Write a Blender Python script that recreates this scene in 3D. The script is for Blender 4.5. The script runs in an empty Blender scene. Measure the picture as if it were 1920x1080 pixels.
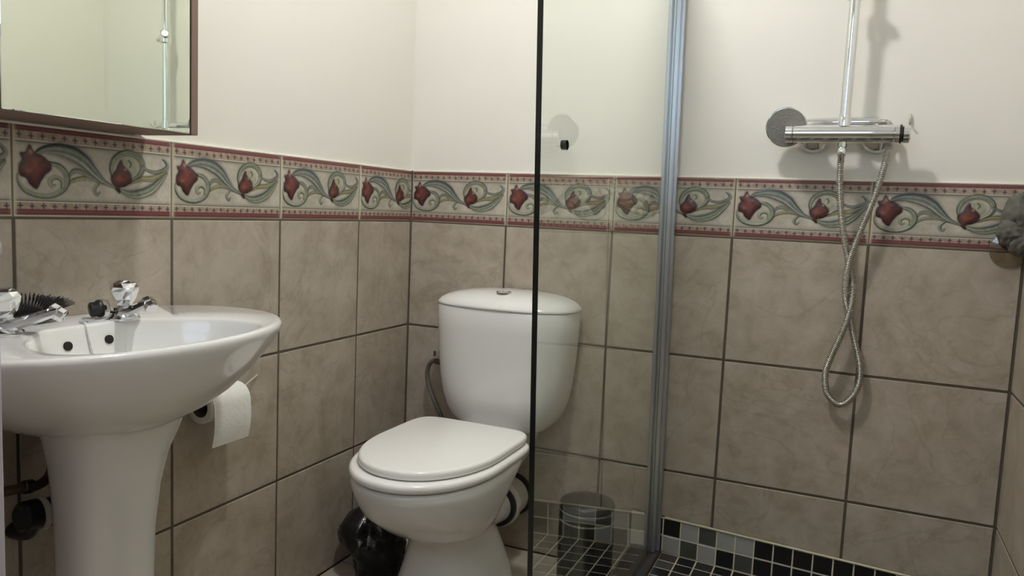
import bpy, bmesh, math, random
import numpy as np
from mathutils import Vector, Matrix, noise

random.seed(7)
rng = np.random.RandomState(7)
SC = bpy.context.scene
COL = SC.collection
UP = 0.995          # z = 0 below means the underside of the border tiles; the floor is 0.995 m lower
PI = math.pi

# ------------------------------------------------------------------ camera, exposure, light
cam = bpy.data.cameras.new('camera')
cam_o = bpy.data.objects.new('camera', cam)
COL.objects.link(cam_o)
yaw, pitch, roll = 0.4132, -0.0995, 0.0430
fw = Vector((-math.sin(yaw)*math.cos(pitch), math.cos(yaw)*math.cos(pitch), math.sin(pitch)))
rt = Vector((math.cos(yaw), math.sin(yaw), 0))
upv = rt.cross(fw)
r2 = rt*math.cos(roll) + upv*math.sin(roll)
u2 = -rt*math.sin(roll) + upv*math.cos(roll)
M = Matrix((r2, u2, -fw)).transposed().to_4x4()
M.translation = Vector((1.3029, -2.1451, 0.0474 + UP))
cam_o.matrix_world = M
cam.sensor_fit = 'HORIZONTAL'
cam.sensor_width = 36
cam.lens = 1457.5*36/1920
cam.clip_start = 0.02
SC.camera = cam_o

SC.view_settings.view_transform = 'Standard'
SC.view_settings.look = 'None'
SC.view_settings.exposure = 0.0
SC.view_settings.gamma = 1
SC.view_settings.use_curve_mapping = False
SC.cycles.use_denoising = True
SC.cycles.max_bounces = 16
SC.cycles.transparent_max_bounces = 24

LAMP_STRENGTH = 229.0
WINDOW_POWER = 6.0
LAMP_POS = (0.70, -0.90, 1.40)

world = bpy.data.worlds.new('daylight')
world.use_nodes = True
world.node_tree.nodes['Background'].inputs[0].default_value = (0.55, 0.70, 1.0, 1)
world.node_tree.nodes['Background'].inputs[1].default_value = 1.0
SC.world = world

# daylight outside the window in the wall behind the camera
ld = bpy.data.lights.new('daylight', 'AREA')
ld.shape = 'RECTANGLE'; ld.size = 0.92; ld.size_y = 0.70
ld.energy = WINDOW_POWER
ld.color = (0.62, 0.78, 1.0)
lo = bpy.data.objects.new('daylight', ld); COL.objects.link(lo)
lo.location = (0.91, -2.72, 0.85 + UP)
lo.rotation_euler = (PI/2, 0, 0)

# ------------------------------------------------------------------ materials
def lin(c):
    return tuple(((x/255)/12.92 if x/255 <= 0.04045 else (((x/255)+0.055)/1.055)**2.4) for x in c)

def new_mat(name):
    m = bpy.data.materials.new(name); m.use_nodes = True
    return m, m.node_tree.nodes, m.node_tree.links, m.node_tree.nodes['Principled BSDF']

def pm(name, col, rough=0.5, metal=0.0, bump=0.0, bscale=40.0, var=0.0, vscale=6.0, coat=0.0, spec=0.5):
    """principled material whose colour and relief come from noise"""
    m, N, L, P = new_mat(name)
    P.inputs['Roughness'].default_value = rough
    P.inputs['Metallic'].default_value = metal
    P.inputs['Coat Weight'].default_value = coat
    P.inputs['Specular IOR Level'].default_value = spec
    tc = N.new('ShaderNodeTexCoord')
    nz = N.new('ShaderNodeTexNoise'); nz.inputs['Scale'].default_value = vscale; nz.inputs['Detail'].default_value = 5
    L.new(tc.outputs['Object'], nz.inputs['Vector'])
    mx = N.new('ShaderNodeMix'); mx.data_type = 'RGBA'
    mx.inputs[6].default_value = (*[c*(1-var) for c in col], 1)
    mx.inputs[7].default_value = (*[min(1, c*(1+var)) for c in col], 1)
    L.new(nz.outputs['Fac'], mx.inputs[0]); L.new(mx.outputs[2], P.inputs['Base Color'])
    if bump:
        n2 = N.new('ShaderNodeTexNoise'); n2.inputs['Scale'].default_value = bscale; n2.inputs['Detail'].default_value = 4
        L.new(tc.outputs['Object'], n2.inputs['Vector'])
        b = N.new('ShaderNodeBump'); b.inputs['Strength'].default_value = bump; b.inputs['Distance'].default_value = 0.004
        L.new(n2.outputs['Fac'], b.inputs['Height']); L.new(b.outputs[0], P.inputs['Normal'])
    return m

def tile_mat(name, a, b, vein, rough=0.38):
    m, N, L, P = new_mat(name)
    P.inputs['Roughness'].default_value = rough
    tc = N.new('ShaderNodeTexCoord'); oi = N.new('ShaderNodeObjectInfo')
    mul = N.new('ShaderNodeMath'); mul.operation = 'MULTIPLY'; mul.inputs[1].default_value = 37.0
    L.new(oi.outputs['Random'], mul.inputs[0])
    cb = N.new('ShaderNodeCombineXYZ'); L.new(mul.outputs[0], cb.inputs[0]); L.new(mul.outputs[0], cb.inputs[2])
    ad = N.new('ShaderNodeVectorMath'); ad.operation = 'ADD'
    L.new(tc.outputs['Object'], ad.inputs[0]); L.new(cb.outputs[0], ad.inputs[1])
    n1 = N.new('ShaderNodeTexNoise'); n1.inputs['Scale'].default_value = 13; n1.inputs['Detail'].default_value = 8
    n1.inputs['Roughness'].default_value = 0.68; n1.inputs['Distortion'].default_value = 0.35
    L.new(ad.outputs[0], n1.inputs['Vector'])
    r = N.new('ShaderNodeValToRGB')
    r.color_ramp.elements[0].position = 0.36; r.color_ramp.elements[0].color = (*a, 1)
    r.color_ramp.elements[1].position = 0.64; r.color_ramp.elements[1].color = (*b, 1)
    L.new(n1.outputs['Fac'], r.inputs[0])
    n2 = N.new('ShaderNodeTexNoise'); n2.inputs['Scale'].default_value = 3.4; n2.inputs['Detail'].default_value = 7
    n2.inputs['Distortion'].default_value = 1.6
    L.new(ad.outputs[0], n2.inputs['Vector'])
    vr = N.new('ShaderNodeValToRGB')
    e = vr.color_ramp.elements
    e[0].position = 0.485; e[0].color = (0, 0, 0, 1)
    e[1].position = 0.515; e[1].color = (0, 0, 0, 1)
    k = e.new(0.5); k.color = (1, 1, 1, 1)
    L.new(n2.outputs['Fac'], vr.inputs[0])
    vm = N.new('ShaderNodeMath'); vm.operation = 'MULTIPLY'; vm.inputs[1].default_value = 0.38
    L.new(vr.outputs[0], vm.inputs[0])
    mx = N.new('ShaderNodeMix'); mx.data_type = 'RGBA'
    L.new(vm.outputs[0], mx.inputs[0]); L.new(r.outputs[0], mx.inputs[6]); mx.inputs[7].default_value = (*vein, 1)
    L.new(mx.outputs[2], P.inputs['Base Color'])
    bp = N.new('ShaderNodeBump'); bp.inputs['Strength'].default_value = 0.12; bp.inputs['Distance'].default_value = 0.004
    L.new(n1.outputs['Fac'], bp.inputs['Height']); L.new(bp.outputs[0], P.inputs['Normal'])
    return m

MAT = {}
MAT['paint'] = pm('cream wall paint', (0.80, 0.772, 0.705), 0.6, bump=0.25, bscale=7, var=0.02, vscale=3)
MAT['ceiling'] = pm('white ceiling paint', (0.82, 0.81, 0.78), 0.7)
MAT['tile'] = tile_mat('beige ceramic tile', (0.362, 0.304, 0.232), (0.488, 0.426, 0.350), (0.285, 0.228, 0.172))
MAT['floor_tile'] = tile_mat('pale floor tile', (0.40, 0.35, 0.27), (0.52, 0.46, 0.37), (0.33, 0.28, 0.22))
MAT['grout'] = pm('dark grey brown grout', lin((92, 82, 70)), 0.9, var=0.15, vscale=20)
MAT['border_grout'] = pm('taupe grout between border tiles', lin((120, 112, 96)), 0.9, var=0.1, vscale=20)
MAT['mosaic_grout'] = pm('cream mosaic grout', lin((226, 218, 194)), 0.85, var=0.08, vscale=30)
MAT['cap'] = pm('cream grout cap', lin((236, 232, 214)), 0.7, var=0.04, vscale=30)
MAT['sealant'] = pm('cream sealant', lin((214, 206, 178)), 0.55, var=0.08, vscale=30)
MAT['mosaic_black'] = pm('black mosaic', lin((26, 24, 24)), 0.28, var=0.25, vscale=40)
MAT['mosaic_dark'] = pm('dark grey mosaic', lin((82, 84, 78)), 0.3, var=0.1, vscale=40)
MAT['mosaic_light'] = pm('light grey mosaic', lin((172, 172, 168)), 0.3, var=0.05, vscale=40)
MAT['mosaic_brown'] = pm('dark brown mosaic', lin((60, 50, 46)), 0.35, var=0.2, vscale=40)
MAT['ceramic'] = pm('white glazed ceramic', (0.80, 0.79, 0.76), 0.12, coat=0.3)
MAT['plastic_white'] = pm('white seat plastic', (0.92, 0.905, 0.865), 0.16)
MAT['chrome'] = pm('chrome', (0.76, 0.77, 0.78), 0.06, 1.0)
MAT['wire'] = pm('bright chrome wire', (0.95, 0.94, 0.92), 0.38, 0.75)
MAT['satin'] = pm('satin aluminium', (0.57, 0.61, 0.655), 0.30, 1.0, bump=0.05, bscale=60)
MAT['hose'] = pm('ribbed steel hose', (0.50, 0.48, 0.43), 0.30, 1.0)
MAT['braid'] = pm('braided steel hose', (0.20, 0.185, 0.16), 0.55, 0.5, bump=0.6, bscale=300)
MAT['steel'] = pm('dull stainless steel', (0.15, 0.155, 0.145), 0.24, 1.0)
MAT['black'] = pm('black plastic', (0.012, 0.012, 0.013), 0.3)
MAT['bristle'] = pm('black nylon bristle', (0.016, 0.014, 0.013), 0.4)
MAT['rubber'] = pm('black rubber', (0.02, 0.017, 0.018), 0.42)
MAT['bag'] = pm('black bin liner plastic', (0.004, 0.004, 0.005), 0.2, bump=1.0, bscale=38)
MAT['wood'] = pm('brown wood veneer', lin((128, 104, 92)), 0.5, var=0.14, vscale=14)
MAT['mirror'] = pm('mirror glass', (0.86, 0.885, 0.80), 0.01, 1.0)
MAT['mirror_edge'] = pm('ground mirror edge', lin((120, 150, 110)), 0.3)
MAT['kerb'] = pm('dark brown kerb stone', lin((58, 46, 40)), 0.35, var=0.2, vscale=20)
MAT['paper'] = pm('white tissue paper', (0.82, 0.81, 0.77), 0.95, bump=0.3, bscale=120)
MAT['card'] = pm('brown cardboard core', lin((92, 74, 62)), 0.9)
MAT['copper'] = pm('dull copper pipe', lin((112, 84, 76)), 0.45, 0.5)
MAT['grey_plastic'] = pm('dark grey pipe plastic', lin((26, 26, 29)), 0.4)
MAT['cabinet'] = pm('pale grey lacquer', lin((186, 180, 188)), 0.4)
MAT['shower_face'] = pm('grey spray plate', lin((140, 138, 132)), 0.45, 0.3, bump=0.6, bscale=260)
MAT['hole'] = pm('dark hole', (0.012, 0.008, 0.007), 0.8)
MAT['glass_edge'] = pm('dark polished glass edge', (0.010, 0.013, 0.011), 0.15)
MAT['loofah'] = pm('grey nylon mesh', lin((98, 95, 86)), 0.9, bump=0.35, bscale=110, var=0.22, vscale=35)
MAT['connector'] = pm('off white pipe plastic', (0.66, 0.62, 0.54), 0.4)

def lamp_mat():
    m, N, L, P = new_mat('opal lamp glass')
    P.inputs['Base Color'].default_value = (0.9, 0.88, 0.84, 1)
    P.inputs['Emission Color'].default_value = (1.0, 0.995, 0.985, 1)
    P.inputs['Emission Strength'].default_value = LAMP_STRENGTH
    return m
MAT['lamp'] = lamp_mat()

def clear_mat(name, tint, r0=0.043, k=1.0):
    """thin sheet: transparent tint plus a mirror term that grows at glancing angles"""
    m = bpy.data.materials.new(name); m.use_nodes = True
    N, L = m.node_tree.nodes, m.node_tree.links
    N.clear()
    out = N.new('ShaderNodeOutputMaterial')
    tr = N.new('ShaderNodeBsdfTransparent'); tr.inputs[0].default_value = (*tint, 1)
    gl = N.new('ShaderNodeBsdfGlossy'); gl.inputs['Roughness'].default_value = 0.0
    gl.inputs[0].default_value = (0.95, 0.98, 0.96, 1)
    lw = N.new('ShaderNodeLayerWeight'); lw.inputs['Blend'].default_value = 0.5
    pw = N.new('ShaderNodeMath'); pw.operation = 'POWER'; pw.inputs[1].default_value = 5
    L.new(lw.outputs['Facing'], pw.inputs[0])
    ma = N.new('ShaderNodeMath'); ma.operation = 'MULTIPLY_ADD'
    ma.inputs[1].default_value = (1-r0)*k; ma.inputs[2].default_value = r0
    L.new(pw.outputs[0], ma.inputs[0])
    n_ = N.new('ShaderNodeMath'); n_.operation = 'ADD'; n_.inputs[1].default_value = 1.0
    L.new(ma.outputs[0], n_.inputs[0])
    t_ = N.new('ShaderNodeMath'); t_.operation = 'MULTIPLY'; t_.inputs[1].default_value = 2.0
    L.new(ma.outputs[0], t_.inputs[0])
    q_ = N.new('ShaderNodeMath'); q_.operation = 'DIVIDE'
    L.new(t_.outputs[0], q_.inputs[0]); L.new(n_.outputs[0], q_.inputs[1])
    ma = q_
    mx = N.new('ShaderNodeMixShader')
    L.new(ma.outputs[0], mx.inputs[0]); L.new(tr.outputs[0], mx.inputs[1]); L.new(gl.outputs[0], mx.inputs[2])
    L.new(mx.outputs[0], out.inputs[0])
    return m
MAT['glass'] = clear_mat('clear shower glass', (0.955, 0.975, 0.95))
def tint_mat():
    m = bpy.data.materials.new('clear glass back face'); m.use_nodes = True
    N, L = m.node_tree.nodes, m.node_tree.links
    N.clear()
    out = N.new('ShaderNodeOutputMaterial'); tr = N.new('ShaderNodeBsdfTransparent')
    tr.inputs[0].default_value = (0.975, 0.988, 0.970, 1); L.new(tr.outputs[0], out.inputs[0])
    return m
MAT['glass_back'] = tint_mat()
MAT['clear_plastic'] = clear_mat('clear vinyl', (0.80, 0.76, 0.70), 0.06)
MAT['window_glass'] = clear_mat('window glass', (0.97, 0.98, 0.98))

def art_mat():
    m, N, L, P = new_mat('printed border glaze')
    P.inputs['Roughness'].default_value = 0.32
    a = N.new('ShaderNodeAttribute'); a.attribute_name = 'print'
    L.new(a.outputs['Color'], P.inputs['Base Color'])
    return m
MAT['art'] = art_mat()

# ------------------------------------------------------------------ mesh helpers
class MB:
    def __init__(s): s.v = []; s.f = []; s.m = []
    def add(s, vs, fs, mi=0):
        o = len(s.v); s.v += [tuple(map(float, p)) for p in vs]
        s.f += [tuple(i+o for i in f) for f in fs]; s.m += [mi]*len(fs); return s
    def box(s, a, b, bev=0.0, mi=0, seg=1):
        bm = bmesh.new(); bmesh.ops.create_cube(bm, size=1)
        for p in bm.verts:
            p.co = Vector([(a[i]+b[i])/2 + p.co[i]*(b[i]-a[i]) for i in range(3)])
        if bev: bmesh.ops.bevel(bm, geom=bm.edges[:], offset=bev, segments=seg, profile=0.5, affect='EDGES')
        return s.bm(bm, mi)
    def bm(s, bm, mi=0):
        bm.verts.index_update()
        s.add([p.co[:] for p in bm.verts], [[p.index for p in f.verts] for f in bm.faces], mi); bm.free(); return s
    def loft(s, rings, cap0=True, cap1=True, closed=True, mi=0):
        n = len(rings[0]); vs = [p for r in rings for p in r]; fs = []
        for k in range(len(rings)-1):
            for i in range(n if closed else n-1):
                j = (i+1) % n
                fs.append((k*n+i, k*n+j, (k+1)*n+j, (k+1)*n+i))
        if cap0: fs.append(tuple(range(n-1, -1, -1)))
        if cap1: fs.append(tuple(range((len(rings)-1)*n, len(rings)*n)))
        return s.add(vs, fs, mi)
    def tube(s, pts, r, n=10, cap=True, mi=0):
        P = [Vector(p) for p in pts]; rr = r if hasattr(r, '__len__') else [r]*len(P)
        rings = []; prev = None
        for i, p in enumerate(P):
            t = (P[min(i+1, len(P)-1)] - P[max(i-1, 0)]).normalized()
            if prev is None:
                a = t.orthogonal().normalized()
            else:
                a = (prev - t*prev.dot(t))
                a = a.normalized() if a.length > 1e-6 else t.orthogonal().normalized()
            prev = a; b = t.cross(a)
            rings.append([p + (a*math.cos(2*PI*k/n) + b*math.sin(2*PI*k/n))*rr[i] for k in range(n)])
        return s.loft(rings, cap, cap, mi=mi)
    def cyl(s, a, b, r, n=24, bev=0.0, mi=0, r2=None):
        a, b = Vector(a), Vector(b); r2 = r if r2 is None else r2
        if bev:
            d = (b-a).normalized()*bev
            return s.tube([a, a+d*0.001, a+d, b-d, b-d*0.001, b], [r-bev, r-bev, r, r2, r2-bev, r2-bev], n, mi=mi)
        return s.tube([a, b], [r, r2], n, mi=mi)
    def lathe(s, c, prof, axis=(0, 0, 1), n=28, mi=0):
        """prof = [(radius, height along axis)]"""
        c = Vector(c); t = Vector(axis).normalized(); a = t.orthogonal().normalized(); b = t.cross(a)
        rings = [[c + t*h + (a*math.cos(2*PI*k/n) + b*math.sin(2*PI*k/n))*max(r, 1e-5) for k in range(n)] for r, h in prof]
        return s.loft(rings, mi=mi)
    def ball(s, c, r, u=12, v=8, mi=0):
        r = r if hasattr(r, '__len__') else (r, r, r)
        rings = [[(c[0]+r[0]*math.sin(PI*j/v)*math.cos(2*PI*i/u), c[1]+r[1]*math.sin(PI*j/v)*math.sin(2*PI*i/u), c[2]-r[2]*math.cos(PI*j/v))
                  for i in range(u)] for j in range(1, v)]
        o = len(s.v)
        s.loft(rings, False, False, mi=mi)
        n0 = len(s.v); s.v += [(c[0], c[1], c[2]-r[2]), (c[0], c[1], c[2]+r[2])]
        last = o + (v-2)*u
        for i in range(u):
            s.f.append((n0, o+(i+1) % u, o+i)); s.m.append(mi)
            s.f.append((n0+1, last+i, last+(i+1) % u)); s.m.append(mi)
        return s
    def prism(s, poly, t0, t1, plane='xz', bev=0.0, mi=0):
        """polygon (2D) extruded along the third axis; plane xz extrudes in y, yz in x, xy in z"""
        bm = bmesh.new()
        def P(p, t): return {'xz': (p[0], t, p[1]), 'yz': (t, p[0], p[1]), 'xy': (p[0], p[1], t)}[plane]
        a = [bm.verts.new(P(p, t0)) for p in poly]; b = [bm.verts.new(P(p, t1)) for p in poly]
        n = len(poly)
        bm.faces.new(a); fb = bm.faces.new(b)
        for i in range(n): bm.faces.new((a[i], a[(i+1) % n], b[(i+1) % n], b[i]))
        bmesh.ops.recalc_face_normals(bm, faces=bm.faces[:])
        if bev:
            bmesh.ops.bevel(bm, geom=[e for e in fb.edges], offset=bev, segments=1, affect='EDGES')
        return s.bm(bm, mi)

ORG = {}
def mesh_of(name, mb, mats, off=(0, 0, 0), smooth=35, fix=True):
    me = bpy.data.meshes.new(name)
    V = np.array(mb.v, dtype=float) - np.array(off)
    me.from_pydata(V.tolist(), [], mb.f)
    mats = mats if isinstance(mats, (list, tuple)) else [mats]
    for m in mats: me.materials.append(MAT[m])
    if len(mats) > 1: me.polygons.foreach_set('material_index', mb.m)
    if fix:
        bm = bmesh.new(); bm.from_mesh(me); bmesh.ops.recalc_face_normals(bm, faces=bm.faces[:]); bm.to_mesh(me); bm.free()
    if smooth:
        me.shade_smooth(); me.set_sharp_from_angle(angle=math.radians(smooth))
    me.update()
    return me

def link(name, me, parent=None, loc=(0, 0, 0)):
    o = bpy.data.objects.new(name, me); COL.objects.link(o); o.location = loc
    if parent is not None:
        o.parent = parent; ORG[o.name] = ORG.get(parent.name, (0, 0, 0))
    else: ORG[o.name] = tuple(loc)
    return o

def part(name, mb, mats, parent, smooth=35, fix=True, label=None):
    o = link(name, mesh_of(name, mb, mats, ORG.get(parent.name, (0, 0, 0)), smooth, fix), parent)
    if label: o['label'] = label
    return o

def tag(o, label, cat, group=None):
    o['label'] = label; o['category'] = cat
    if group: o['group'] = group
    return o

def thing(name, label, cat, loc, group=None):
    return tag(link(name, None, None, loc), label, cat, group)

def solid(name, mb, mats, label, cat, loc, smooth=35, group=None):
    return tag(link(name, mesh_of(name, mb, mats, loc, smooth), None, loc), label, cat, group)

def struct(name, mb, mats, label=None, smooth=0, parent=None):
    o = link(name, mesh_of(name, mb, mats, (0, 0, 0), smooth), parent)
    o['kind'] = 'structure'
    if label: o['label'] = label; o['category'] = 'room'
    return o

def spline(pts, n=8, closed=False):
    P = [Vector(p) for p in pts]; out = []
    m = len(P)
    for i in range(m if closed else m-1):
        p0 = P[(i-1) % m] if closed else P[max(i-1, 0)]
        p1 = P[i]; p2 = P[(i+1) % m]
        p3 = P[(i+2) % m] if closed else P[min(i+2, m-1)]
        for k in range(n):
            t = k/n
            out.append(0.5*((2*p1) + (p2-p0)*t + (2*p0-5*p1+4*p2-p3)*t*t + (3*p1-p0-3*p2+p3)*t**3))
    if not closed: out.append(P[-1])
    return out

def resample(pts, n, closed=True):
    P = [Vector(p) for p in pts]
    if closed: P = P + [P[0]]
    d = [0]
    for i in range(1, len(P)): d.append(d[-1] + (P[i]-P[i-1]).length)
    out = []; tot = d[-1]; j = 0
    for k in range(n):
        t = tot*k/(n if closed else n-1)
        while j < len(P)-2 and d[j+1] < t: j += 1
        f = (t-d[j])/max(d[j+1]-d[j], 1e-9)
        out.append(P[j].lerp(P[j+1], min(1, f)))
    return out

# ------------------------------------------------------------------ room shell
RX, FY, FZ, CZ = 1.667, -2.60, -0.995, 1.42
T, GAP, TH = 0.333, 0.0066, 0.008        # tile pitch, joint, thickness of what stands proud
BT = 0.159
wall_left = struct('wall_left', MB().box((-0.12, FY-0.1, FZ-0.12), (-0.006, 0.12, CZ+0.1)), 'paint', 'cream painted left wall with beige tiled dado and tulip border behind the washbasin')
wall_back = struct('wall_back', MB().box((-0.006, 0.006, FZ-0.12), (RX+0.006, 0.12, CZ+0.1)), 'paint', 'cream painted back wall with beige tiled dado behind toilet and shower')
wall_right = struct('wall_right', MB().box((RX+0.006, FY-0.1, FZ-0.12), (RX+0.12, 0.12, CZ+0.1)), 'paint', 'tiled right wall of the shower at the right picture edge')
WX0, WX1, WZ0, WZ1 = 0.45, 1.37, 0.50, 1.20
wf = MB().box((-0.006, FY-0.1, FZ-0.12), (WX0, FY, CZ+0.1)).box((WX1, FY-0.1, FZ-0.12), (RX+0.006, FY, CZ+0.1))
wf.box((WX0, FY-0.1, FZ-0.12), (WX1, FY, WZ0)).box((WX0, FY-0.1, WZ1), (WX1, FY, CZ+0.1))
wall_front = struct('wall_front', wf, 'paint', 'cream front wall behind the camera with a window')
floor = struct('floor', MB().box((-0.006, FY, FZ-0.1), (RX+0.006, 0.006, FZ-0.003)), 'grout', 'pale tiled bathroom floor with the black mosaic shower base')
ceiling = struct('ceiling', MB().box((-0.006, FY, CZ), (RX+0.006, 0.006, CZ+0.08)), 'ceiling', 'white ceiling out of view above')
fr = MB()
for a, b in (((WX0, WZ0), (WX1, WZ0+0.04)), ((WX0, WZ1-0.04), (WX1, WZ1)), ((WX0, WZ0+0.04), (WX0+0.04, WZ1-0.04)), ((WX1-0.04, WZ0+0.04), (WX1, WZ1-0.04))):
    fr.box((a[0], FY-0.07, a[1]), (b[0], FY-0.02, b[1]), 0.004)
window = struct('window_1', fr, 'cabinet', 'window in the wall behind the camera')
part('pane', MB().box((WX0+0.04, FY-0.05, WZ0+0.04), (WX1-0.04, FY-0.046, WZ1-0.04)), 'window_glass', window, 0)

# grout beds
part('grout', MB().box((-0.006, FY, FZ), (-0.0018, 0.0, 0.0)), 'grout', wall_left, 0)
part('border_grout', MB().box((-0.006, FY, 0.0), (-0.0022, 0.0, BT-0.002)), 'border_grout', wall_left, 0)
part('corner_grout', MB().box((-0.006, -0.0032, FZ), (0.0030, 0.006, BT)), 'grout', wall_left, 0)
part('corner_grout', MB().box((RX-0.0030, -0.0032, FZ), (RX+0.006, 0.006, BT)), 'grout', wall_right, 0)
part('grout', MB().box((0, 0.0018, FZ), (RX, 0.006, 0.0)), 'grout', wall_back, 0)
part('border_grout', MB().box((0, 0.0022, 0.0), (RX, 0.006, BT-0.002)), 'border_grout', wall_back, 0)
part('grout', MB().box((RX+0.0018, FY, FZ), (RX+0.006, 0.0, 0.0)), 'grout', wall_right, 0)
part('border_grout', MB().box((RX+0.0022, FY, 0.0), (RX+0.006, 0.0, BT-0.002)), 'border_grout', wall_right, 0)

def slab(poly, plane, sgn):
    """tile whose face lies at 0 and whose back is at sgn*0.006"""
    return MB().prism(poly, sgn*0.006, 0.0, plane, 0.0012)

def rect(w, h, g=GAP): return [(g/2, g/2), (w-g/2, g/2), (w-g/2, h-g/2), (g/2, h-g/2)]

cache = {}
def wall_tile(wall, plane, sgn, w, h, loc):
    key = (plane, sgn, round(w, 4), round(h, 4))
    if key not in cache: cache[key] = mesh_of('tile', slab(rect(w, h), plane, sgn), 'tile', smooth=0)
    return link('tile', cache[key], wall, loc)

DA = 0.2815                                      # the narrow column in the left corner
cols_left = [(-DA, DA)] + [(-DA - T*(i+1), T) for i in range(7)]
rowz = (-T, -2*T, -2*T - (-FZ - 2*T))
rowh = (T, T, -FZ - 2*T)
for y0, w in cols_left:
    for z0, h in zip(rowz, rowh):
        if y0 < FY: continue
        wall_tile(wall_left, 'yz', -1, w, h, (0, y0, z0))
for k in range(5):
    for r in range(2): wall_tile(wall_back, 'xz', 1, T, T, (k*T, 0, rowz[r]))
def mos_top(x): return -0.8035 - 0.043*(x-0.858)
def cut_tile(poly):
    return link('tile', mesh_of('tile', slab(poly, 'xz', 1), 'tile', smooth=0), wall_back)
g = GAP/2
zt = -2*T - g
for k in range(2): wall_tile(wall_back, 'xz', 1, T, rowh[2], (k*T, 0, rowz[2]))
cut_tile([(2*T+g, FZ+g), (0.772, FZ+g), (0.772, zt), (2*T+g, zt)])
cut_tile([(0.7722, mos_top(0.772)+0.004), (3*T-g, mos_top(3*T)+0.004), (3*T-g, zt), (0.7722, zt)])
for k in (3, 4):
    cut_tile([(k*T+g, mos_top(k*T)+0.004), ((k+1)*T-g, mos_top((k+1)*T)+0.004), ((k+1)*T-g, zt), (k*T+g, zt)])
for i in range(7):
    for z0, h in zip(rowz, rowh): wall_tile(wall_right, 'yz', 1, T, h, (RX, -T*(i+1), z0))

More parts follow.
